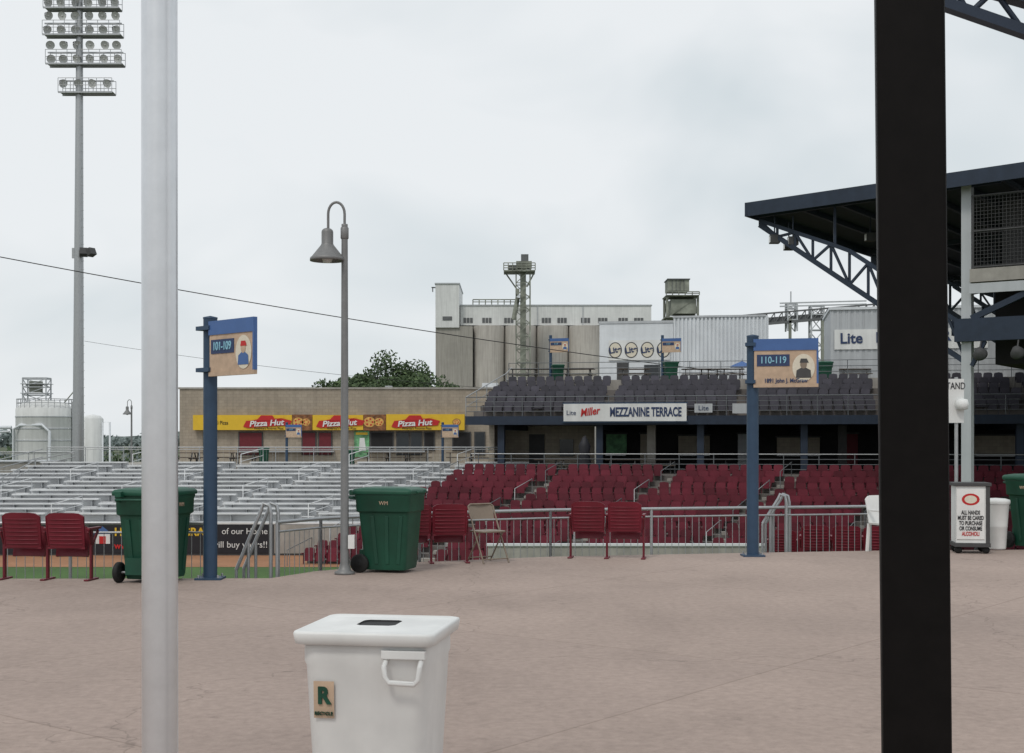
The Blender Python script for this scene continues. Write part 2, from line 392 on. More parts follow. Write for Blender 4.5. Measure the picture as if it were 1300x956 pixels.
# ------------------------------------------------------------------ gooseneck street lamp
def street_lamp(loc,scale=1,flip=1,box=True):
    E=empty('street_lamp',loc,0,scale)
    b=MB(); b.lathe([(0.0,0),(.13,0),(.13,.03),(.085,.05),(.07,.10),(.055,.14),(.040,4.45),(.040,4.47),(.0,4.47)],(0,0,0),'polegrey',24)
    if box: b.box(.05,.13,-.06,.06,.33,.50,'white')
    b.lathe([(.045,4.28),(.052,4.29),(.052,4.42),(.045,4.43)],(0,0,0),'polegrey',20)
    b.done('pole',E)
    b=MB(); pts=[(0,0,4.45),(0,0,4.58)]
    for i in range(13):
        a=math.pi*i/12; pts.append((-.105*flip+.105*flip*math.cos(a),0,4.60+.15*math.sin(a)))
    pts+=[(-.21*flip,0,4.5),(-.21*flip,0,4.38)]
    b.tube(pts,.017,'polegrey',10); b.done('gooseneck',E)
    b=MB(); c=(-.22*flip,0,0)
    b.lathe([(.02,4.42),(.05,4.41),(.07,4.39),(.075,4.37),(.075,4.22),(.085,4.20),(.20,4.055),(.215,4.045),(.222,4.03),(.222,4.00),(.212,4.00),(.19,4.045),(.08,4.17)],c,'polegrey',32)
    b.done('shade',E)
    b=MB(); b.lathe([(.0,3.97),(.05,3.98),(.075,4.03),(.06,4.15)],c,'lens',16); b.done('bulb',E)
    return E
street_lamp((X(437.5,17.1),17.1,0))

# ------------------------------------------------------------------ section signs
def section_sign(name,loc,hpost,rz,x0,wid,ht,top,label,cap,scale=1,post=.085):
    E=empty(name,loc,0,scale)
    b=MB(); b.tube([(0,0,0),(0,0,hpost)],post,'bluepost',20); b.lathe([(post*1.05,0),(post*1.05,.02),(0,.04)],(0,0,hpost),'bluepost',20)
    b.box(-.16,.16,-.16,.16,0,.025,'bluepost')
    for sx in (-.12,.12):
        for sy in (-.12,.12): b.tube([(sx,sy,.02),(sx,sy,.06)],.014,'steel',6)
    b.done('post',E)
    B=empty('sign_board',(0,0,0),rz); B.parent=E
    x1=wid; y=-.115
    b=MB()
    b.box(x0,x1,y,y+.03,top-ht,top,'signtan')
    b.box(x0-.01,x1+.01,y-.012,y+.042,top-.14,top+.03,'signblue')
    b.box(x0-.01,x1+.01,y-.01,y+.04,top-ht-.02,top-ht+.03,'signtan')
    b.box(x1-.015,x1+.012,y-.01,y+.04,top-ht+.03,top-.14,'signblue')
    b.box(-.1,x0+.02,y-.03,.1,top-.07,top-.02,'bluepost'); b.box(-.1,x0+.02,y-.03,.1,top-ht+.04,top-ht+.09,'bluepost')
    b.done('board',B)
    b=MB(); cz=top-ht*.60; cx=x1-.2
    circ=[(cx+.16*math.cos(2*math.pi*i/32),y-.004,cz+.20*math.sin(2*math.pi*i/32)) for i in range(32)]
    b.poly(circ,'cream',(0,-.004,0))
    cl='signblue' if cap is None else 'darkgrey'
    b.poly([(cx-.11,y-.012,cz-.15),(cx+.11,y-.012,cz-.15),(cx+.10,y-.012,cz-.04),(cx+.03,y-.012,cz),(cx-.03,y-.012,cz),(cx-.10,y-.012,cz-.04)],cl)
    b.poly([(cx+.048*math.cos(2*math.pi*i/16),y-.013,cz+.045+.06*math.sin(2*math.pi*i/16)) for i in range(16)],'signtan' if cap is None else 'tan')
    b.poly([(cx-.055,y-.015,cz+.07),(cx+.075,y-.015,cz+.07),(cx+.045,y-.015,cz+.13),(cx-.04,y-.015,cz+.13)],'signred' if cap is None else 'darkgrey')
    xr=wid-.40
    b.box(x0+.04,xr,y-.008,y,top-.37,top-.2,'signnavy')
    b.done('portrait',B)
    text(label,.14,((xr+x0+.04)/2,y-.012,top-.285),'signcyan',B,'section_numbers',sx=(xr-x0)/.62,bold=.002)
    if cap: text(cap,.085,((x0+wid)/2,y-.006,top-ht+.075),'signnavy',B,'caption',sx=.85,bold=.002)
    return E
section_sign('section_sign',(X(267,16.5),16.5,0),Z(405,16.5),-44,.16,1.08,.62,Z(413,16.5),'101-109',None)
section_sign('section_sign',(X(955.5,19.8),19.8,0),Z(428,19.8),-14,.03,.94,.66,Z(434,19.8),'110-119','1891 John J. McGraw',post=.088)

# ------------------------------------------------------------------ stadium seats
def panel(b,w_,z0,z1,bulge,th,y0,lean,m,cx=0,round_=.06,nx=8,nz=6):
    def P(u,v,o):
        x=cx+u*w_/2*(1-.05*(1-v)); z=z0+(z1-z0)*v-round_*(abs(u)**6)*(v**2)
        y=y0+bulge*(1-u*u)-lean*v+o
        return (x,y,z)
    A=[[P(-1+2*i/nx,j/nz,0) for i in range(nx+1)] for j in range(nz+1)]
    C=[[P(-1+2*i/nx,j/nz,th) for i in range(nx+1)] for j in range(nz+1)]
    W=nx+1
    va=[p for r in A for p in r]; vc=[p for r in C for p in r]
    fa=[(j*W+i,j*W+i+1,(j+1)*W+i+1,(j+1)*W+i) for j in range(nz) for i in range(nx)]
    b.add(va,fa,m,True); b.add(vc,[f[::-1] for f in fa],m,True)
    rim=[(j,0) for j in range(nz)]+[(nz,i) for i in range(nx)]+[(j,nx) for j in range(nz,0,-1)]+[(0,i) for i in range(nx,0,-1)]
    vs=[A[j][i] for j,i in rim]+[C[j][i] for j,i in rim]; n_=len(rim)
    b.add(vs,[(k,(k+1)%n_,(k+1)%n_+n_,k+n_) for k in range(n_)],m)
def seat_pair(name,loc,rz,count=2,sp=.52):
    E=empty(name,loc,rz)
    W=sp*count
    for i in range(count):
        cx=-W/2+sp*(i+.5)
        b=MB(); panel(b,.485,.40,.83,-.045,.028,0,.07,'red',cx,round_=.045)
        for k in range(7):
            z=.45+.05*k; yy=-.07*((z-.40)/.43)
            b.tube([(cx-.205,yy-.012,z),(cx-.12,yy-.040,z),(cx,yy-.052,z),(cx+.12,yy-.040,z),(cx+.205,yy-.012,z)],.0075,'red',6)
        for sgn in (-1,1): b.tube([(cx+sgn*.225,-.004,.42),(cx+sgn*.235,-.04,.62),(cx+sgn*.232,-.066,.77)],.011,'red',6)
        b.box(cx-.235,cx+.235,-.01,.03,.385,.41,'red')
        b.done('backrest',E)
        b=MB(); b.T=Matrix.Translation((cx,.14,.28))@Matrix.Rotation(rad(-14),4,'X')
        panel(b,.43,0,.38,-.03,.035,0,0,'red',0,round_=.05); b.done('seat',E)
    for i in range(count+1):
        x=-W/2+sp*i; b=MB()
        b.beam((x,.08,0),(x,.08,.62),.03,.055,'redmetal'); b.box(x-.03,x+.03,-.08,.24,.0,.022,'redmetal')
        b.box(x-.022,x+.022,-.02,.34,.615,.645,'red'); b.beam((x,.08,.42),(x,-.02,.60),.025,.04,'redmetal'); b.beam((x,.08,.40),(x,.28,.60),.025,.035,'redmetal')
        b.done('frame',E,bevel=.006)
    return E
seat_pair('stadium_seat_pair',(X(57,16.35),16.35,0),-6,2,.555)
seat_pair('stadium_seat_pair',(X(548,18.6),18.6,0),8,2,.50)
seat_pair('stadium_seat_pair',(X(770,19.35),19.35,0),-9,2,.53)
seat_pair('stadium_seat_row',(X(1075,23),23.0,-.58),-14,3,.52)
seat_pair('stadium_seat_row',(X(1012,24),24.0,-.72),-14,2,.52)

def folding_chair(loc,rz):
    E=empty('folding_chair',loc,rz)
    b=MB()
    for s_ in (-1,1):
        x=.21*s_
        b.tube([(x,.22,0),(x,-.02,.45),(x,-.18,.78)],.012,'tan',8)
        b.tube([(x*.92,-.22,0),(x*.92,.10,.43)],.011,'tan',8)
    b.tube([(-.21,-.18,.78),(-.17,-.19,.81),(.17,-.19,.81),(.21,-.18,.78)],.012,'tan',8)
    b.tube([(-.21,.2,.06),(.21,.2,.06)],.009,'tan',6); b.tube([(-.2,-.19,.06),(.2,-.19,.06)],.009,'tan',6)
    b.done('frame',E)
    b=MB(); b.loft([rring(.40,.38,.06,.425),rring(.41,.39,.06,.435),rring(.40,.38,.06,.447)],'tan'); b.done('seat',E)
    b=MB(); panel(b,.40,.60,.80,-.03,.008,-.12,.07,'tan',0,.01); b.done('backrest',E)
folding_chair((X(619,18.8),18.8,0),215)

def plastic_chair(loc,rz):
    E=empty('plastic_chair',loc,rz); b=MB()
    b.loft([rring(.44,.42,.06,.42),rring(.46,.44,.06,.45)],'white')
    panel(b,.44,.45,.86,-.03,.02,-.2,.08,'white',0)
    for x in (-.2,.2):
        for y in (-.2,.2): b.beam((x*1.1,y*1.1,0),(x,y,.43),.04,.04,'white')
        b.box(x-.025,x+.025,-.2,.2,.62,.65,'white'); b.beam((x,.19,.44),(x,.17,.63),.03,.03,'white')
    b.done('shell',E,bevel=.005)
plastic_chair((X(1127,20.5),20.5,0.0),200)

def cart():
    d=20.4; E=empty('notice_cart',(X(1232,d),d,0),-10); b=MB()
    b.box(-.24,.24,-.2,.3,.16,1.02,'whitepaint'); b.box(-.27,.27,-.23,.33,1.02,1.07,'darkgrey'); b.box(-.26,.26,-.22,.32,.10,.16,'darkgrey')
    b.box(.19,.25,-.215,-.2,.16,1.02,'darkgrey'); b.box(.2405,.25,-.2,.3,.16,1.02,'darkgrey')
    b.done('cabinet',E,bevel=.006)
    b=MB(); b.box(-.23,.17,-.215,-.203,.22,.98,'white'); b.done('poster',E)
    for i,(t,z,m) in enumerate((('ALL HANDS',.62,'bannerblack'),('MUST BE CARED',.54,'bannerblack'),('TO PURCHASE',.46,'bannerblack'),('OR CONSUME',.38,'bannerblack'),('ALCOHOL!',.30,'signred'))):
        text(t,.085,(-.03,-.218,z),m,E,'poster_text',sx=.6,bold=.002)
    b=MB(); b.poly([(-.03+.13*math.cos(2*math.pi*i/20),-.2165,.82+.09*math.sin(2*math.pi*i/20)) for i in range(20)],'signred'); b.poly([(-.03+.09*math.cos(2*math.pi*i/20),-.2175,.82+.06*math.sin(2*math.pi*i/20)) for i in range(20)],'cream'); b.done('poster_logo',E)
    for i,(x,y) in enumerate(((-.2,-.15),(.2,-.15),(-.2,.25),(.2,.25))):
        b=MB(); b.T=Matrix.Translation((x,y,.055))@Matrix.Rotation(rad(90),4,'X'); b.lathe([(0,-.02),(.055,-.02),(.055,.02),(0,.02)],(0,0,0),'rubber',16); b.done('caster_%d'%(i+1),E)
cart()
d=22.; E=empty('stand_sign',(X(1214,d),d,0)); b=MB(); b.tube([(0,0,-.3),(0,0,2.75)],.03,'steel',10); b.box(-.2,.11,-.05,-.03,2.0,2.72,'whitepaint'); b.lathe([(.0,2.2),(.09,2.22),(.11,2.3),(.09,2.38),(0,2.4)],(.06,-.1,0),'whitepaint',16); b.done('pole_and_panel',E)
text('STAND',.16,(-.05,-.055,2.6),'bannerblack',E,'lettering',sx=.7)

# ------------------------------------------------------------------ bleachers
def bleachers():
    E=empty('bleachers',(-15,62.5,-2.1))
    b=MB(); n_=13; run=.98; rise=.185; skew=.55
    T=[]
    for i in range(n_):
        y=i*run; z=i*rise
        x0=-17+y*.45; x1=14.0+y*.2
        b.box(x0,x1,y,y+run,-1.6,z,'tread')
        T.append((x0,x1,y,z))
    b.done('steps',E)
    b=MB()
    aisles=(-12.5,-6.5,-.5,5.5)
    for (x0,x1,y,z) in T:
        cuts=[x0]+[a+y*skew for a in aisles]+[x1]
        for a,c in zip(cuts,cuts[1:]):
            if c-a<1.2: continue
            b.box(a+.42,c-.42,y+.28,y+.66,z+.36,z+.43,'bench')
            b.box(a+.42,c-.42,y+.64,y+.67,z+.05,z+.35,'bench')
            b.box(a+.42,c-.42,y-.02,y+.26,z+.004,z+.05,'bench')
            k=int((c-a)/2)
            for j in range(k+1):
                x=a+.8+(c-a-1.6)*j/max(1,k); b.box(x,x+.05,y+.38,y+.62,z,z+.36,'steel')
    b.done('benches',E)
    b=MB()
    for a in list(aisles):
        for i in range(0,n_,4):
            y=i*run; z=i*rise; x=a+y*skew; y2=(i+1.7)*run; z2=z+1.7*rise; x2=a+y2*skew
            b.tube([(x,y,z),(x,y,z+.85),(x2,y2,z2+.85),(x2,y2,z2)],.024,'bench',6)
            b.tube([(x,y,z+.45),(x2,y2,z2+.45)],.018,'bench',6)
    for q in (0,.45): b.tube([(-17.1,0,.5+q),(-17.1+n_*run*.45,n_*run,n_*rise+.5+q)],.026,'steel',6)
    for i in range(0,n_+1,2): b.tube([(-17.1+i*run*.45,i*run,i*rise-.6),(-17.1+i*run*.45,i*run,i*rise+.95)],.024,'steel',6)
    b.done('aisle_handrails',E)
    return E
bleachers()
railing('guard_railing',[(X(60,76),76),(X(640,76),76)],.25,1.35,.35,2.2,.028)
E=empty('outfield_wall',(-15,62,-3.6)); b=MB()
b.box(-40,11.2,0,.25,0,1.45,'darkgrey'); b.box(-40,11.2,-.03,.28,1.45,1.53,'bench'); b.done('wall',E)
b=MB(); b.box(-4.6,3.8,-.03,-.003,.1,1.43,'bannerblack'); b.box(4.0,11,-.03,-.003,.1,1.43,'concrete'); b.box(-14,-4.8,-.03,-.003,.1,1.43,'bannerblack')
b.poly([(-4.3,-.04,.55),(-3.6,-.04,.55),(-3.6,-.04,1.0),(-3.95,-.04,1.3),(-4.3,-.04,1.0)],'whitepaint'); b.poly([(-4.4,-.045,1.0),(-3.5,-.045,1.0),(-3.95,-.045,1.36)],'signblue'); b.box(-4.1,-3.8,-.05,-.045,.55,.9,'signred')
b.done('advert_panel',E)
text('HAND CAR   GRAN',.52,(-3.4,-.05,1.08),'yellow',E,'advert_text',align='LEFT',bold=.015)
text('of our Home',.4,(3.7,-.05,1.12),'whitepaint',E,'advert_text',align='RIGHT')
text('www. all-car .com',.42,(-3.4,-.05,.45),'signred',E,'advert_text',align='LEFT',bold=.01)
text('will buy yours!!',.42,(3.7,-.05,.5),'whitepaint',E,'advert_text',align='RIGHT')

g=MB(); g.box(-26,-1.5,75.3,125,-3.7,.25,'concrete'); g.done('plaza',recenter=False)

# ------------------------------------------------------------------ concession building
D=90; E=empty('concession_building',(X(228,D),D,.25))
W=X(640,D)-X(228,D); HT=Z(494,D)-.25
b=MB(); b.box(0,W,0,16,0,HT,'tan_block'); b.box(-.08,W+.08,-.08,16.08,HT,HT+.12,'concrete')
b.box(-.0,W,-.02,0,0,.6,'beige')
b.box(W*.93,W*.98,2,4,HT+.12,HT+.5,'offwhite'); b.box(W*.62,W*.64,3,4,HT+.12,HT+.35,'steel')
b.done('walls',E)
lx=lambda px: X(px,D)-X(228,D); lz=lambda py: Z(py,D)-.25
b=MB()
def opening(a,c,t,bt,m,fr='darkgrey'):
    b.box(lx(a),lx(c),-.10,-.02,lz(bt),lz(t),fr); b.box(lx(a)+.08,lx(c)-.08,-.12,-.10,lz(bt)+.05,lz(t)-.08,m)
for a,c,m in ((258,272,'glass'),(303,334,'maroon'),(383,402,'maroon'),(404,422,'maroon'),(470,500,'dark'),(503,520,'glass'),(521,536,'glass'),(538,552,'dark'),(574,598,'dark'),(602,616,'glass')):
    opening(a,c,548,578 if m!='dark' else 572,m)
b.box(lx(450),lx(469),-.14,-.02,lz(580),lz(547),'poster')
b.poly([(lx(456),-.15,lz(572)),(lx(465),-.15,lz(572)),(lx(463),-.15,lz(556)),(lx(457),-.15,lz(556))],'whitepaint')
b.box(lx(452),lx(467),-.15,-.14,lz(552),lz(549),'yellow')
b.box(lx(305),lx(425),-.5,-.02,lz(574),lz(572),'steel'); b.box(lx(470),lx(540),-.5,-.02,lz(574),lz(572),'steel')
b.box(lx(641),lx(641)+.001,0,.1,0,.1,'steel')
b.done('windows_and_doors',E)
b=MB(); b.box(lx(247),lx(372),-.45,-.05,lz(546),lz(527),'yellow'); b.box(lx(398),lx(462),-.45,-.05,lz(546),lz(527),'yellow'); b.box(lx(491),lx(590),-.45,-.05,lz(546),lz(526),'yellow')
b.box(lx(372.5),lx(397.5),-.47,-.05,lz(546.5),lz(526.5),'food'); b.box(lx(462.5),lx(490.5),-.47,-.05,lz(546.5),lz(526.5),'food')
for c,rr in ((380,.38),(390,.30),(470,.42),(482,.34),(580,.25)):
    for r_,m_,o_ in ((rr,'food',-.475),(rr*.85,'cheese',-.482)): b.poly([(lx(c)+r_*1.1*math.cos(2*math.pi*i/18),o_,lz(536)+r_*math.sin(2*math.pi*i/18)*.95) for i in range(18)],m_)
    for k in range(5): cxx=lx(c)+rr*.5*math.cos(k*1.3); czz=lz(536)+rr*.5*math.sin(k*1.3); b.poly([(cxx+rr*.16*math.cos(2*math.pi*i/8),-.49,czz+rr*.16*math.sin(2*math.pi*i/8)) for i in range(8)],'signred')
b.done('sign_band',E)
b=MB()
for c in (339,431,526):
    x=lx(c); z=lz(537)
    b.poly([(x-1.5,-.49,z-.25),(x-1.2,-.49,z-.34),(x+1.6,-.49,z-.16),(x+1.75,-.49,z+.14),(x+1.2,-.49,z+.28),(x-1.3,-.49,z+.14)],'signred',(0,-.02,0))
    b.poly([(x-1.0,-.52,z+.14),(x-.55,-.52,z+.24),(x-.3,-.52,z+.5),(x+.45,-.52,z+.5),(x+.6,-.52,z+.28),(x+1.3,-.52,z+.34),(x+.5,-.52,z+.16)],'signred',(0,-.02,0))
b.done('sign_logo',E,fixn=True)
for c in (339,431,526):
    text('Pizza Hut',.52,(lx(c)+.05,-.56,lz(537)-.03),'whitepaint',E,'sign_text',rot=(90,-3,0),shear=.2,bold=.014,sx=1.15)
    text("America's Favorite Pizza",.2,(lx(c)+.2,-.47,lz(544)),'bannerblack',E,'sign_text')
text('Personal Pizza',.36,(lx(276),-.47,lz(537)),'bannerblack',E,'sign_text',sx=.8)

def picnic_table(loc,rz):
    E=MB(); E.T=Matrix.Translation(loc)@Matrix.Rotation(rad(rz),4,'Z')
    for i in range(5): E.box(-.9,.9,-.36+i*.15,-.23+i*.15,.72,.76,'wood')
    for s_ in (-1,1):
        E.box(-.9,.9,s_*.72-.13,s_*.72+.13,.42,.46,'wood')
        E.beam((s_*.65,-.6,0),(s_*.65,-.2,.72),.05,.08,'darkgrey'); E.beam((s_*.65,.6,0),(s_*.65,.2,.72),.05,.08,'darkgrey'); E.beam((s_*.65,-.78,.39),(s_*.65,.78,.39),.05,.07,'darkgrey')
    return E.done('picnic_table')
for px,rz in ((240,5),(262,-8),(286,3),(312,0),(480,6),(506,-4),(530,8),(585,3),(612,-6)): picnic_table((X(px,82),82+random.uniform(-1,1),.25),rz)
green_bin('green_wheeled_bin',(X(335,81),81,.25),-80,.95); green_bin('green_wheeled_bin',(X(445,81),81,.25),-80,.8); green_bin('green_wheeled_bin',(X(627,84),84,.25),-80,.9)
for px,dd,zb in ((364,84,.25),(562,84,.25)):
    section_sign('section_sign',(X(px,dd),dd,zb),2.6,-20,0,1.1,.75,2.45,'117',None)

# ------------------------------------------------------------------ grandstand
GO=Vector((-1.8,68,0)); GR=-10; SE=46
G=empty('grandstand',GO,GR)
def fseat(b,x,y,z,m):
    w_=.225; j=random.uniform(-.015,.015); m=m+str(random.choice((0,0,1,2)))
    bk=[(x-w_,y+.05,z+.38),(x+w_,y+.05,z+.38),(x+w_,y+.10+j,z+.72),(x+w_-.035,y+.11+j,z+.80),(x,y+.11+j,z+.825),(x-w_+.035,y+.11+j,z+.80),(x-w_,y+.10+j,z+.72)]
    b.poly(bk,m,(0,.04,0))
    if random.random()>.06:
        b.poly([(x-w_+.03,y-.10,z+.25),(x+w_-.03,y-.10,z+.25),(x+w_-.03,y-.06+j,z+.58),(x-w_+.03,y-.06+j,z+.58)],m,(0,.05,0))
    else:
        b.box(x-w_+.03,x+w_-.03,y-.38,y+.03,z+.40,z+.44,m)
    b.box(x-.265,x-.235,y-.3,y+.06,z+.56,z+.60,m); b.box(x-.26,x-.235,y-.04,y+.02,z,z+.56,m)
b=MB(); bs=MB(); bh=MB(); run=.85; rise=.265; N=15; SK=.42
aisles=[4.8+5.6*k for k in range(8)]
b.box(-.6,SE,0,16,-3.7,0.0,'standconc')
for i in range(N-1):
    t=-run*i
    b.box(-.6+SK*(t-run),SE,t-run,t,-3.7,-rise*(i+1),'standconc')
for i in range(1,N):
    t=-run*i+.0; z=-rise*i
    s=-.2+SK*t+random.uniform(0,.5)
    while s<SE-.5:
        if min(abs(s-a-SK*t) for a in aisles)>.46: fseat(bs,s,t+run*.60,z,'redfar')
        s+=.53
    for a in aisles: b.box(a+SK*t-.36,a+SK*t+.36,t-.0,t+.40,z,z+rise/2,'concrete')
b.done('terraces',G); bs.done('red_seats',G)
for a in [-.45]+aisles:
    for i in range(1,N-1,3):
        t=-run*i; z=-rise*i; t2=t-1.6*run; z2=z-1.6*rise
        bh.tube([(a+SK*t,t+.2,z),(a+SK*t,t+.2,z+.95),(a+SK*t2,t2,z2+.95),(a+SK*t2,t2,z2)],.02,'railgrey' if i%2 else 'steel',6)
k=0
while k<SE:
    bh.tube([(k,.5,0),(k,.5,1.05)],.025,'railgrey',6); k+=1.7
for z in (1.05,.8,.55,.3): bh.tube([(-.4,.5,z),(SE,.5,z)],.018 if z<1 else .026,'railgrey' if z<1 else 'steel',6)
bh.done('handrails',G)
b=MB()
b.box(-1,SE,2,2.3,2.55,3.0,'navy'); b.box(-1,SE,2.3,16,2.6,2.75,'darkgrey')
bs=MB(); NR=6; TF=5.12
for j in range(NR):
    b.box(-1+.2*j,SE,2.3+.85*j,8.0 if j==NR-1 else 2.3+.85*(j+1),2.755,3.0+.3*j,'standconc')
    s=-.6+.2*j+random.uniform(0,.5)
    while s<SE-.5:
        if abs((s-6)%7.0)>.6: fseat(bs,s,2.3+.85*j+.55,3.0+.3*j,'navyseat')
        s+=.53
b.box(.2,SE,8.003,16,2.76,TF,'concrete')
b.done('mezzanine_deck',G); bs.done('mezzanine_seats',G)
bh=MB()
for z in (3.25,3.5,3.75,4.0): bh.tube([(-1,2.12,z),(SE,2.12,z)],.016 if z<4 else .028,'railgrey',6)
k=-1.
while k<SE: bh.tube([(k,2.12,3.0),(k,2.12,4.0)],.022,'railgrey',6); k+=1.5
bh.tube([(-1,2.12,4.0),(.2,7.4,5.5),(.2,9,5.9)],.03,'steel',6); bh.tube([(-1,2.12,3.5),(.2,7.4,5.0),(.2,9,5.5)],.02,'steel',6)
for q in range(5): f=q/4; bh.tube([(-1+1.2*f,2.12+5.3*f,3+1.5*f),(-1+1.2*f,2.12+5.3*f,4+1.5*f)],.025,'steel',6)
for z in (5.5,5.8,6.12): bh.tube([(.2,8.2,z),(SE,8.2,z)],.018,'railgrey',6)
k=.2
while k<SE: bh.tube([(k,8.2,TF),(k,8.2,6.12)],.022,'railgrey',6); k+=1.7
bh.done('mezzanine_railings',G)
b=MB()
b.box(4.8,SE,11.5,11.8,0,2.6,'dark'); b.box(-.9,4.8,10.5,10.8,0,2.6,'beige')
b.box(1.0,1.9,10.42,10.5,0,2.1,'darkgrey'); b.box(2.8,3.6,10.42,10.5,.8,1.8,'glass')
b.box(-.9,-.6,8,16,0,2.6,'beige')
for k,(s0,s1,z0,z1,mm) in enumerate(((5.4,6.6,.9,2.1,'poster'),(7.4,8.0,0,2.1,'beige'),(9.6,11.4,.95,2.0,'beige'),(13.0,13.8,0,2.1,'sheet'),(15.2,17.6,1.0,1.9,'beige'),(19.0,19.7,0,2.1,'maroon'),(21.5,23.5,1.0,2.0,'sheet'),(26,28.5,1.0,2.0,'beige'),(31,33,1.,2.,'sheet'))):  # pale panels painted in place of lit openings and window reflections
    b.box(s0,s1,11.42,11.5,z0,z1,mm); b.box(s0-.08,s1+.08,11.38,11.5,z1,z1+.1,'darkgrey')
    if s1-s0>1: b.box(s0,s1,11.0,11.4,.85,.95,'steel')
b.done('concourse_wall',G)
b=MB()
for k in range(9):
    s=.6+5.2*k
    b.box(s,s+.35,2.6,2.95,0,2.55,'navy'); b.beam((s+.18,2.8,2.45),(s+.18,11.4,2.45),.25,.3,'navy')
b.box(8.3,8.75,4.5,4.95,0,2.55,'concrete'); b.box(18.3,18.75,6.5,6.95,0,2.55,'darkgrey')
b.done('columns',G)
b=MB(); b.box(4.2,10.5,1.86,1.92,2.72,3.62,'whitepaint'); b.box(4.15,10.55,1.88,1.99,3.62,3.68,'bluepost'); b.box(4.15,10.55,1.88,1.99,2.66,2.72,'bluepost'); b.done('terrace_banner',G)
text('MEZZANINE TERRACE',.64,(8.42,1.84,3.17),'signnavy',G,'banner_text',sx=.57,bold=.02)
text('Miller',.54,(5.55,1.84,3.2),'signred',G,'banner_text',rot=(90,-8,0),shear=.3,bold=.012,sx=.8)
text('Lite',.34,(4.6,1.84,3.15),'signnavy',G,'banner_text')
b=MB(); b.box(12.8,13.6,1.9,1.96,3.1,3.6,'sheet'); b.box(10.9,11.8,1.9,1.96,3.15,3.6,'sheet'); b.done('small_banner',G)
text('Lite',.35,(11.35,1.88,3.37),'signnavy',G,'banner_text')
b=MB()
b.box(4.4,9.0,17,24,0,9.05,'offwhite'); b.box(4.35,9.05,16.95,24,9.05,9.2,'sheet')
b.box(5.0,8.8,16.9,16.97,6.75,8.0,'whitepaint')
b.box(5.5,6.2,16.93,17,TF,6.6,'darkgrey'); b.box(7.2,8.2,16.93,17,5.6,6.45,'glass')
b.done('terrace_suite_block',G)
b=MB(); s=9.05
while s<14.6:
    b.box(s,s+.12,16.42,24,0,9.3,'offwhite'); b.box(s+.12,s+.24,16.50,24,0,9.3,'offwhite'); s+=.24
b.box(9.0,14.65,16.38,24,9.3,9.42,'sheet'); b.done('corrugated_block',G)
for q,s in enumerate((5.4,6.4,7.4,8.4)):
    bb=MB(); bb.poly([(s+.42*math.cos(2*math.pi*i/24),16.89,7.38+.5*math.sin(2*math.pi*i/24)) for i in range(24)],'darkgrey'); bb.poly([(s+.36*math.cos(2*math.pi*i/24),16.88,7.38+.44*math.sin(2*math.pi*i/24)) for i in range(24)],'cream'); bb.done('roundel',G)
    text('Lite',.5,(s,16.86,7.38),'signnavy',G,'roundel_text',rot=(90,-10,0),bold=.015)
b=MB(); s=18.3
while s<SE: b.box(s,s+.16,13,20,4.6,9.3,'sheet'); b.box(s+.16,s+.32,13.04,20,4.6,9.3,'sheet'); s+=.32
b.box(18.2,SE,12.9,20,9.3,9.45,'offwhite'); b.box(18.5,27,12.93,12.98,7.0,8.15,'whitepaint'); b.done('suite_building',G)
text("Lite   IT'S MILLER TIME",.85,(18.8,12.9,7.6),'signnavy',G,'banner_text',align='LEFT',bold=.02,rot=(90,-1,0))
for px in (665,685,735,805,885,905,925,975,1000,1015,1085,1240,1275):
    picnic_table((X(px,77.5),77.5,TF),random.uniform(-12,0))
for px,s_ in ((708,1.0),(851,1.15),(1046,1.15)): green_bin('green_wheeled_bin',(X(px,76.2),76.2,TF-.2),-85,s_)
for px,dd in ((699,76.5),(841,76.5)): section_sign('section_sign',(X(px,dd),dd,TF),2.6,-20,0,1.1,.75,2.4,'117',None)
E=empty('patio_umbrella',(X(942,80),80,TF)); b=MB(); b.tube([(0,0,0),(0,0,1.5)],.03,'steel'); b.lathe([(.8,1.0),(.4,1.2),(0,1.36)],(0,0,0),'signblue',8,False); b.done('canopy_and_mast',E)
E=empty('closed_umbrella',(X(742,68.5),68.5,0)); b=MB(); b.tube([(0,0,0),(.05,0,2.0)],.03,'darkgrey'); b.lathe([(.3,.25),(.34,.6),(.25,1.1),(.33,1.45),(.1,1.9),(0,1.95)],(0,0,0),'bannerblack',9); b.lathe([(.35,0),(.35,.08),(0,.1)],(0,0,0),'darkgrey'); b.done('canopy_and_base',E)
for px in (700,722,790,835,905): picnic_table((X(px,70),70,0),random.uniform(-8,8))

b=MB(); b.box(-.8,9,44,44.25,-3.6,-1.75,'concrete'); b.box(-.85,9.05,43.95,44.3,-1.75,-1.68,'bench'); b.done('field_wall')

# ------------------------------------------------------------------ cantilever canopy roof
tip=Vector((8.25,45,0)); av=Vector((7.2,-5,0)); a_=av.normalized(); ev=Vector((-a_.y,a_.x,0))
E=empty('canopy_roof',(0,0,0))
b=MB()
def RP(u,e_,z): p_=tip+av*u+ev*e_; return (p_.x,p_.y,z)
zt=lambda u: 9.64+.33*u
vs=[RP(-.02,-.4,zt(0)),RP(2,-.4,zt(2)),RP(2,40,zt(2)),RP(-.02,40,zt(0))]
b.add(vs+[(v[0],v[1],v[2]-.12) for v in vs],[(0,1,2,3),(7,6,5,4),(0,4,5,1),(1,5,6,2),(2,6,7,3),(3,7,4,0)],'roofsheet')
b.done('roof_deck',E)
b=MB()
for e_ in (-.42,40.05): b.beam(RP(-.02,e_,zt(0)-.20),RP(2,e_,zt(2)-.26),.06,.46,'navy')
b.beam(RP(-.025,-.45,zt(0)-.2),RP(-.025,40,zt(0)-.2),.08,.46,'navy')
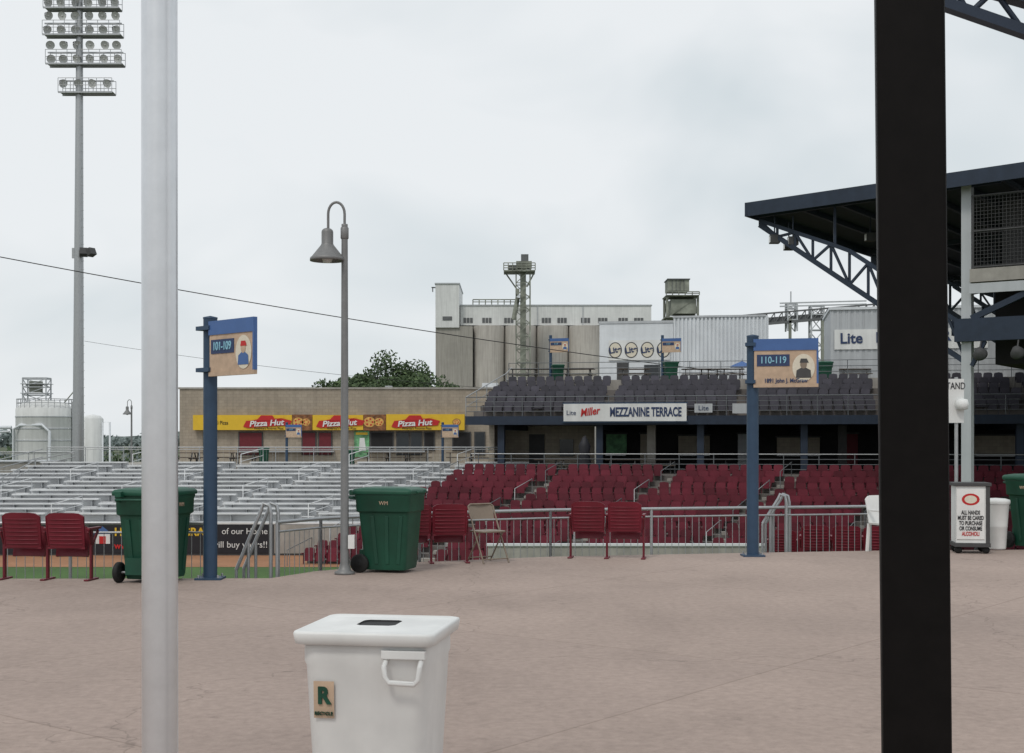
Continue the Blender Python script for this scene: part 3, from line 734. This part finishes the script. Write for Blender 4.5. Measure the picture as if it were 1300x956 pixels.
for u in (.15,.3,.45,.6,.75,.9): b.beam(RP(u,-.3,zt(u)-.22),RP(u,40,zt(u)-.22),.12,.16,'navy')
b.done('fascia_and_purlins',E)
b=MB()
A=lambda u:(8.98-(u/.785)*4.88)
up=lambda u:min(zt(u)-.32,A(u)+.15+1.0*min(1,u/.35)*.95)
for e_ in (0.2,11,22,33):
    us=[i*.785/11 for i in range(12)]
    for u0,u1 in zip(us,us[1:]):
        b.beam(RP(u0,e_,A(u0)),RP(u1,e_,A(u1)),.15,.15,'navy'); b.beam(RP(u0,e_,up(u0)),RP(u1,e_,up(u1)),.13,.13,'navy')
    for i,(u0,u1) in enumerate(zip(us,us[1:])):
        b.beam(RP(u0,e_,A(u0)),RP(u0,e_,up(u0)),.08,.08,'navy')
        if i%2: b.beam(RP(u0,e_,A(u0)),RP(u1,e_,up(u1)),.08,.08,'navy')
        else: b.beam(RP(u0,e_,up(u0)),RP(u1,e_,A(u1)),.08,.08,'navy')
    b.beam(RP(.0,e_,zt(0)-.3),RP(.9,e_,zt(.9)-.3),.14,.2,'navy')
    for u in (.3,.55): b.beam(RP(u,e_,up(u)),RP(u,e_,zt(u)-.35),.08,.08,'navy')
b.done('trusses',E)
b=MB()
for e_,u,zz in ((.2,.06,8.6),(1.6,.05,8.55),(.3,.13,8.5),(3.5,.3,8.9),(5,.32,8.9),(6.3,.45,8.9)):
    c=Vector(RP(u,e_,zz)); b.box(c.x-.16,c.x+.16,c.y-.15,c.y+.15,c.z-.28,c.z,'darkgrey'); b.beam(c,(c.x,c.y,c.z+.7),.04,.04,'navy')
    b.box(c.x-.17,c.x-.161,c.y-.12,c.y+.12,c.z-.25,c.z-.04,'lens')
b.done('floodlights',E,bevel=.02)

C=tip+av*.785; ang=math.degrees(math.atan2(a_.y,a_.x)); E=empty('press_box',(C.x,C.y,0),ang)
b=MB(); b.box(-.15,.15,.1,.4,0,9.6,'sheet'); b.box(4.0,4.3,.1,.4,0,9.6,'sheet'); b.box(8,8.3,.1,.4,0,9.6,'sheet')
b.box(-.15,.15,9,9.3,0,9.6,'navy'); b.box(4,4.3,9,9.3,0,9.6,'navy'); b.done('columns',E)
b=MB(); b.box(.16,9,-.1,20,6.55,6.95,'concrete'); b.box(.16,9,-.15,-.103,6.2,6.5,'sheet'); b.done('floor_slab',E)
b=MB(); b.box(-.3,9,-.12,.09,4.75,5.45,'navy'); b.box(-.6,9,.6,.85,5.0,5.5,'navy'); b.beam((.2,-.02,5.45),(2.2,-.02,6.3),.14,.18,'navy'); b.beam((3.6,-.02,5.45),(1.9,-.02,6.3),.14,.18,'navy')
b.box(-.2,9,5,5.2,4.3,5.2,'navy'); b.beam((.6,0,4.75),(.2,0,4.0),.12,.12,'navy'); b.done('beams',E)
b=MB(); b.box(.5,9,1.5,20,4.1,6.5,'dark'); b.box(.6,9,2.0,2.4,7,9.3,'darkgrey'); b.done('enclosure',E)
b=MB()
x=.25
while x<9: b.tube([(x,-.05,7.0),(x,-.05,9.15)],.008,'darkgrey',4,caps=False); x+=.11
z=7.05
while z<9.2: b.tube([(.2,-.05,z),(9,-.05,z)],.008,'darkgrey',4,caps=False); z+=.11
for x in (.25,1.9,3.6,5.3): b.tube([(x,-.05,6.95),(x,-.05,9.2)],.035,'darkgrey',8)
for z in (7.0,8.1,9.18): b.tube([(.2,-.05,z),(9,-.05,z)],.03,'darkgrey',8)
b.done('wire_cage',E)
b=MB()
for x in (.5,1.6): b.T=Matrix.Translation((x,-.3,4.4))@Matrix.Rotation(rad(60),4,'X'); b.lathe([(0,.1),(.12,.08),(.2,-.1),(.22,-.16),(.0,-.14)],(0,0,0),'darkgrey',18); b.T=Matrix.Identity(4); b.beam((x,-.2,4.5),(x,-.05,4.8),.04,.04,'darkgrey')
b.done('floodlights',E)

# ------------------------------------------------------------------ light tower
d=105; E=empty('floodlight_tower',(X(99,d),d,-3.7))
b=MB(); b.tube([(0,0,0),(.15,0,44.5)],.46,'steel',20,r1=.22)
zz=lambda py: Z(py,d)+3.7
for k in range(60): b.tube([(.46-.0035*k,-.2,3+.66*k),(.62-.0035*k,-.2,3+.66*k)],.02,'steel',4)
b.done('mast',E)
b=MB(); bl=MB()
rows=[(12,-43,52,6),(46,-44,54,6),(83,-40,56,6),(119,-24,44,4),(-22,-42,52,6),(-56,-42,52,6)]
for py,a,c,nl in rows:
    z=zz(py); x0=a/16.2+.1; x1=c/16.2+.1
    b.beam((x0,-.5,z),(x1,-.5,z),.1,.12,'steel'); b.beam((x0,.5,z),(x1,.5,z),.08,.1,'steel'); b.box(x0,x1,-.5,.5,z+.062,z+.08,'steel')
    for zr in (.55,1.1): b.tube([(x0,-.55,z+zr),(x1,-.55,z+zr)],.025,'steel',5); b.tube([(x0,.55,z+zr),(x1,.55,z+zr)],.025,'steel',5)
    for i in range(8):
        x=x0+(x1-x0)*i/7; b.tube([(x,.55,z),(x,.55,z+1.1)],.025,'steel',5); b.tube([(x,-.55,z),(x,-.55,z+1.1)],.025,'steel',5)
    b.beam((x0,0,z+1.0),(x1,0,z+1.0),.1,.1,'steel')
    for i in range(nl):
        x=x0+.35+(x1-x0-.7)*i/(nl-1)
        for zo in ((.72,) if nl==4 else (.42,1.5)):
            aim=random.choice((-32,-12,10,34))
            bl.T=Matrix.Translation((x+random.uniform(-.08,.08),-.35,z+zo))@Matrix.Rotation(rad(18+aim),4,'Z')@Matrix.Rotation(rad(120+random.uniform(-8,8)),4,'X')
            bl.lathe([(.10,-.46),(.14,-.32),(.27,-.14),(.33,.02),(.345,.05)],(0,0,0),'darkgrey',14); bl.lathe([(.33,.05),(.30,.03),(.2,.0),(.08,-.03),(0,-.03)],(0,0,0),'lens',14); bl.lathe([(0,.03),(.06,.03),(.06,-.03)],(0,0,0),'white',8)
b.done('platforms',E); bl.done('floodlights',E)
b=MB(); z=zz(323)
b.beam((.3,-.1,z),(1.4,-.4,z),.1,.1,'steel'); b.beam((-.3,0,z-.3),(-.3,0,z+.5),.3,.2,'steel')
for x,rz in ((.6,20),(1.15,60)):
    b.T=Matrix.Translation((x,-.5,z+.05))@Matrix.Rotation(rad(rz),4,'Z')@Matrix.Rotation(rad(-25),4,'X'); b.box(-.3,.3,-.3,.2,-.25,.3,'darkgrey')
b.T=Matrix.Identity(4); b.done('side_floodlights',E)

def cable(name,p0,p1,sag,r):
    p0=Vector(p0);p1=Vector(p1); pts=[]
    for i in range(25):
        f=i/24; q=p0.lerp(p1,f); q.z-=sag*4*f*(1-f); pts.append(q)
    b=MB(); b.tube(pts,r,'cable',5); b.done(name)
cable('power_line',(X(-120,60),60,Z(303,60)),(X(960,80),80,Z(477,80)),.45,.024)
cable('power_line',(X(107,105),105,Z(433,105)),(X(610,92),92,Z(492,92)),.3,.014)

# ------------------------------------------------------------------ grain elevator
d=300; E=empty('grain_elevator',(0,d,-3.7)); q=lambda px,dd=d: X(px,dd); h=lambda py,dd=d: Z(py,dd)+3.7
b=MB(); b.box(q(553),q(600),0,22,0,h(414),'silo'); b.box(q(600),q(762),3,22,0,h(412)-.2,'silo')
for i in range(4):
    cx=q(600)+3.6+7.2*i
    b.lathe([(3.55,0),(3.55,h(413)),(0,h(413))],(cx,3,0),'silo',28)
b.done('silos',E)
b=MB(); b.box(q(584),q(828),2,20,h(412),h(387),'whitepaint'); b.box(q(583),q(829),1.8,20.2,h(387),h(385.6),'sheet'); b.box(q(553),q(583),-.5,20,h(416),h(361),'whitepaint'); b.box(q(552),q(584),-.7,20.2,h(361),h(359.5),'sheet')
b.box(q(546),q(553),5,6,h(362),h(361),'hazedark'); b.box(q(547),q(548),5,6,h(367),h(361),'hazedark')
b.done('headhouse',E)
b=MB()
for grp in (588,612,640,688,708,738,760,786,806):
    for k in range(3): b.box(q(grp+k*4.2),q(grp+k*4.2+3.4),1.9,2.0,h(409),h(402.5),'hazedark')
b.box(q(562),q(574),-.6,-.5,h(407),h(402),'hazedark')
b.box(q(740),q(741),1.8,2,h(412),h(387),'sheet'); b.box(q(682),q(683),1.8,2,h(412),h(387),'sheet')
b.done('windows',E)
b=MB(); k=600
while k<655: b.tube([(q(k),2.2,h(386)),(q(k),2.2,h(379))],.12,'hazerust',4); k+=8
b.tube([(q(600),2.2,h(379)),(q(655),2.2,h(379))],.12,'hazerust',4); b.tube([(q(600),2.2,h(382)),(q(655),2.2,h(382))],.1,'hazerust',4); b.done('roof_railing',E)
def lattice(b,x0,x1,y0,y1,z0,z1,step,m,r=.22):
    cs=[(x0,y0),(x1,y0),(x1,y1),(x0,y1)]
    for c in cs: b.beam((c[0],c[1],z0),(c[0],c[1],z1),r*1.4,r*1.4,m)
    z=z0
    while z<z1-.1:
        zn=min(z+step,z1)
        for c,c2 in zip(cs,cs[1:]+cs[:1]):
            b.beam((c[0],c[1],zn),(c2[0],c2[1],zn),r,r,m); b.beam((c[0],c[1],z),(c2[0],c2[1],zn),r*.8,r*.8,m)
        z=zn
b=MB(); lattice(b,q(655),q(672),-14,-10,0,h(350),2.8,'hazerust',.18); b.box(q(660),q(667),-13,-11,0,h(345),'hazerust')
b.box(q(640),q(678),-15,-9,h(355),h(353.5),'hazerust'); b.box(q(655),q(674),-14,-10,h(349),h(342),'hazerust'); b.box(q(661),q(670),-13,-11,h(342),h(333),'hazedark'); b.box(q(646),q(655),-14,-11,h(352),h(347),'hazedark')
for zz_ in (351,348,345): b.tube([(q(640),-15,h(zz_)),(q(678),-15,h(zz_))],.1,'hazerust',4)
for i in range(8): x=q(640)+(q(678)-q(640))*i/7; b.tube([(x,-15,h(354)),(x,-15,h(345))],.1,'hazerust',4)
b.beam((q(642),-12,h(355)),(q(656),-12,h(375)),.3,.3,'hazerust'); b.beam((q(677),-12,h(355)),(q(668),-12,h(372)),.3,.3,'hazerust')
b.box(q(655),q(659),-15,-14,h(383),h(376),'hazerust'); b.tube([(q(657),-12,h(385)),(q(652),-12,h(412))],.5,'hazerust',8)
b.done('elevator_leg',E)
b=MB(); yy=-40; dd=d+yy; Q=lambda px:X(px,dd); Hh=lambda py:Z(py,dd)+3.7
b.box(Q(848),Q(875),yy,yy+5,Hh(369),Hh(355),'hazerust'); b.box(Q(847),Q(876),yy-.3,yy+5.3,Hh(355),Hh(353.8),'hazedark'); b.box(Q(845),Q(887),yy-1,yy+6,Hh(376),Hh(375),'hazerust'); b.box(Q(852),Q(884),yy,yy+5,Hh(398),Hh(380),'hazerust'); b.box(Q(844),Q(890),yy-1,yy+6,Hh(404),Hh(402.5),'hazerust')
for px in (853,858,863,868): b.box(Q(px),Q(px+.6),yy-.12,yy,Hh(369),Hh(355),'hazedark')
lattice(b,Q(847),Q(886),yy,yy+5,0,Hh(376),4.2,'hazerust',.3)
for py in (373,371): b.tube([(Q(845),yy-1,Hh(py)),(Q(887),yy-1,Hh(py))],.1,'hazerust',4)
for px in (845,853,861,869,878,887): b.tube([(Q(px),yy-1,Hh(375)),(Q(px),yy-1,Hh(371))],.1,'hazerust',4)
b.done('dust_collector_tower',E)
b=MB()
A_=(Q(886),yy,Hh(412)); B_=(Q(1120),yy,Hh(392)); n_=24
for dz,w_ in ((0,.5),(2.0,.3)):
    b.beam((A_[0],A_[1],A_[2]+dz-1),(B_[0],B_[1],B_[2]+dz-1),w_,w_,'hazedark')
b.beam((A_[0],A_[1]+1,A_[2]-.4),(B_[0],B_[1]+1,B_[2]-.4),1.5,1.2,'hazedark')
for i in range(n_):
    f=i/n_; g_=(i+1)/n_; P0=Vector(A_).lerp(Vector(B_),f); P1=Vector(A_).lerp(Vector(B_),g_)
    b.beam((P0.x,P0.y,P0.z-1),(P1.x,P1.y,P1.z+1),.18,.18,'hazedark'); b.beam((P0.x,P0.y,P0.z-1),(P0.x,P0.y,P0.z+1),.15,.15,'hazedark')
for px in (905,935,1003,1044): b.beam((Q(px),yy,0),(Q(px),yy,Hh(405)),.5,.5,'hazerust')
lattice(b,Q(1000),Q(1012),yy,yy+2,Hh(420),Hh(385),2.2,'sheet',.2); lattice(b,Q(1030),Q(1046),yy,yy+2,0,Hh(388),3,'sheet',.2)
b.tube([(Q(1004),yy,Hh(385)),(Q(1004),yy,Hh(370))],.12,'sheet',4)
b.beam((Q(990),yy,Hh(385)),(Q(1100),yy,Hh(382)),.25,.25,'sheet'); b.beam((Q(990),yy,Hh(389)),(Q(1100),yy,Hh(386)),.25,.25,'sheet')
b.done('conveyor_gallery',E)

# ------------------------------------------------------------------ storage tanks
d=150; E=empty('storage_tank',(X(57,d),d,-3.7)); hz=lambda py:Z(py,d)+3.7
b=MB(); b.lathe([(3.1,0),(3.1,hz(530)),(3.15,hz(529)),(3.1,hz(528)),(3.1,hz(519)),(2.4,hz(512)),(.5,hz(508)),(0,hz(508))],(0,0,0),'whitepaint',40)
for py in (575,560,545,530): b.lathe([(3.1,hz(py)),(3.16,hz(py)+.02),(3.16,hz(py)+.1),(3.1,hz(py)+.12)],(0,0,0),'sheet',40)
b.done('tank_shell',E)
b=MB(); lattice(b,-2.2,.4,-.8,.8,hz(512),hz(480),.9,'sheet',.09); b.box(-2.4,.6,-1,1,hz(500),hz(499),'sheet'); b.box(-1.6,-.4,-.5,.5,hz(498),hz(484),'hazerust'); b.box(-2.4,.6,-1,1,hz(488),hz(487.2),'sheet')
for i in range(28):
    a=2*math.pi*i/28; b.tube([(3*math.cos(a),3*math.sin(a),hz(518)),(3*math.cos(a),3*math.sin(a),hz(507))],.03,'steel',4)
for zz_ in (507,512): b.tube([(3*math.cos(2*math.pi*i/28),3*math.sin(2*math.pi*i/28),hz(zz_)) for i in range(29)],.035,'steel',4)
b.tube([(3.2,-.3,0),(3.2,-.3,hz(510))],.12,'steel',6); b.tube([(2.2,-.2,hz(512)),(3.3,-.4,hz(498))],.07,'hazerust',6); b.tube([(-3.0,-2,hz(543)),(-9,-2,hz(543))],.2,'offwhite',8); b.tube([(-3.2,-2,hz(548)),(-9,-2,hz(551))],.12,'offwhite',8)
b.tube([(-2.6,-2.4,0),(-2.6,-2.4,hz(545)),(-1.8,-2.6,hz(540)),(.8,-3.2,hz(540)),(1.6,-3.2,hz(548)),(1.6,-3.2,0)],.17,'offwhite',8)
b.done('platform_and_pipes',E)
d=165; E=empty('storage_tank',(X(118,d),d,-3.7)); b=MB(); hz=lambda py:Z(py,d)+3.7
b.lathe([(1.25,0),(1.25,hz(532)),(.9,hz(528)),(0,hz(526))],(0,0,0),'whitepaint',28); b.lathe([(1.25,0),(1.25,hz(545)),(0,hz(542))],(-2.9,2,0),'whitepaint',28); b.tube([(1.3,-.4,0),(1.3,-.4,hz(536)),(2.2,-.4,hz(536)),(2.2,-.4,0)],.12,'offwhite',8); b.done('tank_shell',E)
street_lamp((X(167,140),140,-3.7),(Z(507,140)+3.7)/4.77,1,False)
b=MB(); b.box(X(-60,88),X(70,88),86,90,-3.7,Z(586,88),'concrete'); b.box(X(-60,88),X(72,88),85.9,90.1,Z(586,88),Z(584.5,88),'sheet'); b.done('low_service_building')
railing('guard_railing',[(X(-60,84),84),(X(95,84),84)],Z(600,84),Z(574,84),.6,2.5,.03)
b=MB()
for k in range(2): b.tube([(X(-20,66),66,Z(628-k*9,66)),(X(45,74),74,Z(592-k*8,74)),(X(95,80),80,Z(580-k*6,80))],.03,'steel',6)
for f in (0,.33,.66,1): 
    p0=Vector((X(-20,66),66,Z(628,66))).lerp(Vector((X(45,74),74,Z(592,74))),f); b.tube([p0-Vector((0,0,.9)),p0+Vector((0,0,.35))],.03,'steel',6)
b.done('ramp_railing')

# ------------------------------------------------------------------ trees
def leafball(b,c,r,n_,s,ms):
    for _ in range(n_):
        v=Vector((random.gauss(0,1),random.gauss(0,1),random.gauss(0,1))).normalized()*(random.random()**.4)
        p_=Vector(c)+Vector((v.x*r[0],v.y*r[1],v.z*r[2])); u=Vector((random.gauss(0,1),random.gauss(0,1),random.gauss(0,1))).normalized(); w_=u.orthogonal().normalized()
        k=s*random.uniform(.6,1.3)
        b.add([p_-u*k,p_-w_*k*.5,p_+u*k,p_+w_*k*.5],[(0,1,2,3)],ms[0] if random.random()<.65 else ms[1])
def tree(name,loc,H_,Wd):
    E=empty(name,loc); b=MB(); lf=MB()
    b.tube([(0,0,0),(.1,0,H_*.3),(0,.1,H_*.6)],.35,'bark',10,r1=.15)
    for i in range(36):
        a=random.uniform(0,6.28); f=math.sqrt(random.random()); rr=f*Wd/2
        z=H_*(.62+.30*math.sqrt(max(0,1-f*f))*random.uniform(.2,1))
        c=(math.cos(a)*rr,math.sin(a)*rr,z); b.tube([(0,0,H_*.35+.1*i*.1),(c[0]*.5,c[1]*.5,z*.75),c],.10,'bark',5,r1=.03)
        rs=random.uniform(.8,1.5); leafball(lf,c,(rs*1.2,rs*1.2,rs*.85),240,.2,('leaf','leaf2'))
    b.done('trunk_and_limbs',E); lf.done('crown',E)
tree('deciduous_tree',(X(490,128),128,-3.7),14.4,10); tree('deciduous_tree',(X(440,132),132,-3.7),12.8,6.5); tree('deciduous_tree',(X(540,130),130,-3.7),12.8,8)
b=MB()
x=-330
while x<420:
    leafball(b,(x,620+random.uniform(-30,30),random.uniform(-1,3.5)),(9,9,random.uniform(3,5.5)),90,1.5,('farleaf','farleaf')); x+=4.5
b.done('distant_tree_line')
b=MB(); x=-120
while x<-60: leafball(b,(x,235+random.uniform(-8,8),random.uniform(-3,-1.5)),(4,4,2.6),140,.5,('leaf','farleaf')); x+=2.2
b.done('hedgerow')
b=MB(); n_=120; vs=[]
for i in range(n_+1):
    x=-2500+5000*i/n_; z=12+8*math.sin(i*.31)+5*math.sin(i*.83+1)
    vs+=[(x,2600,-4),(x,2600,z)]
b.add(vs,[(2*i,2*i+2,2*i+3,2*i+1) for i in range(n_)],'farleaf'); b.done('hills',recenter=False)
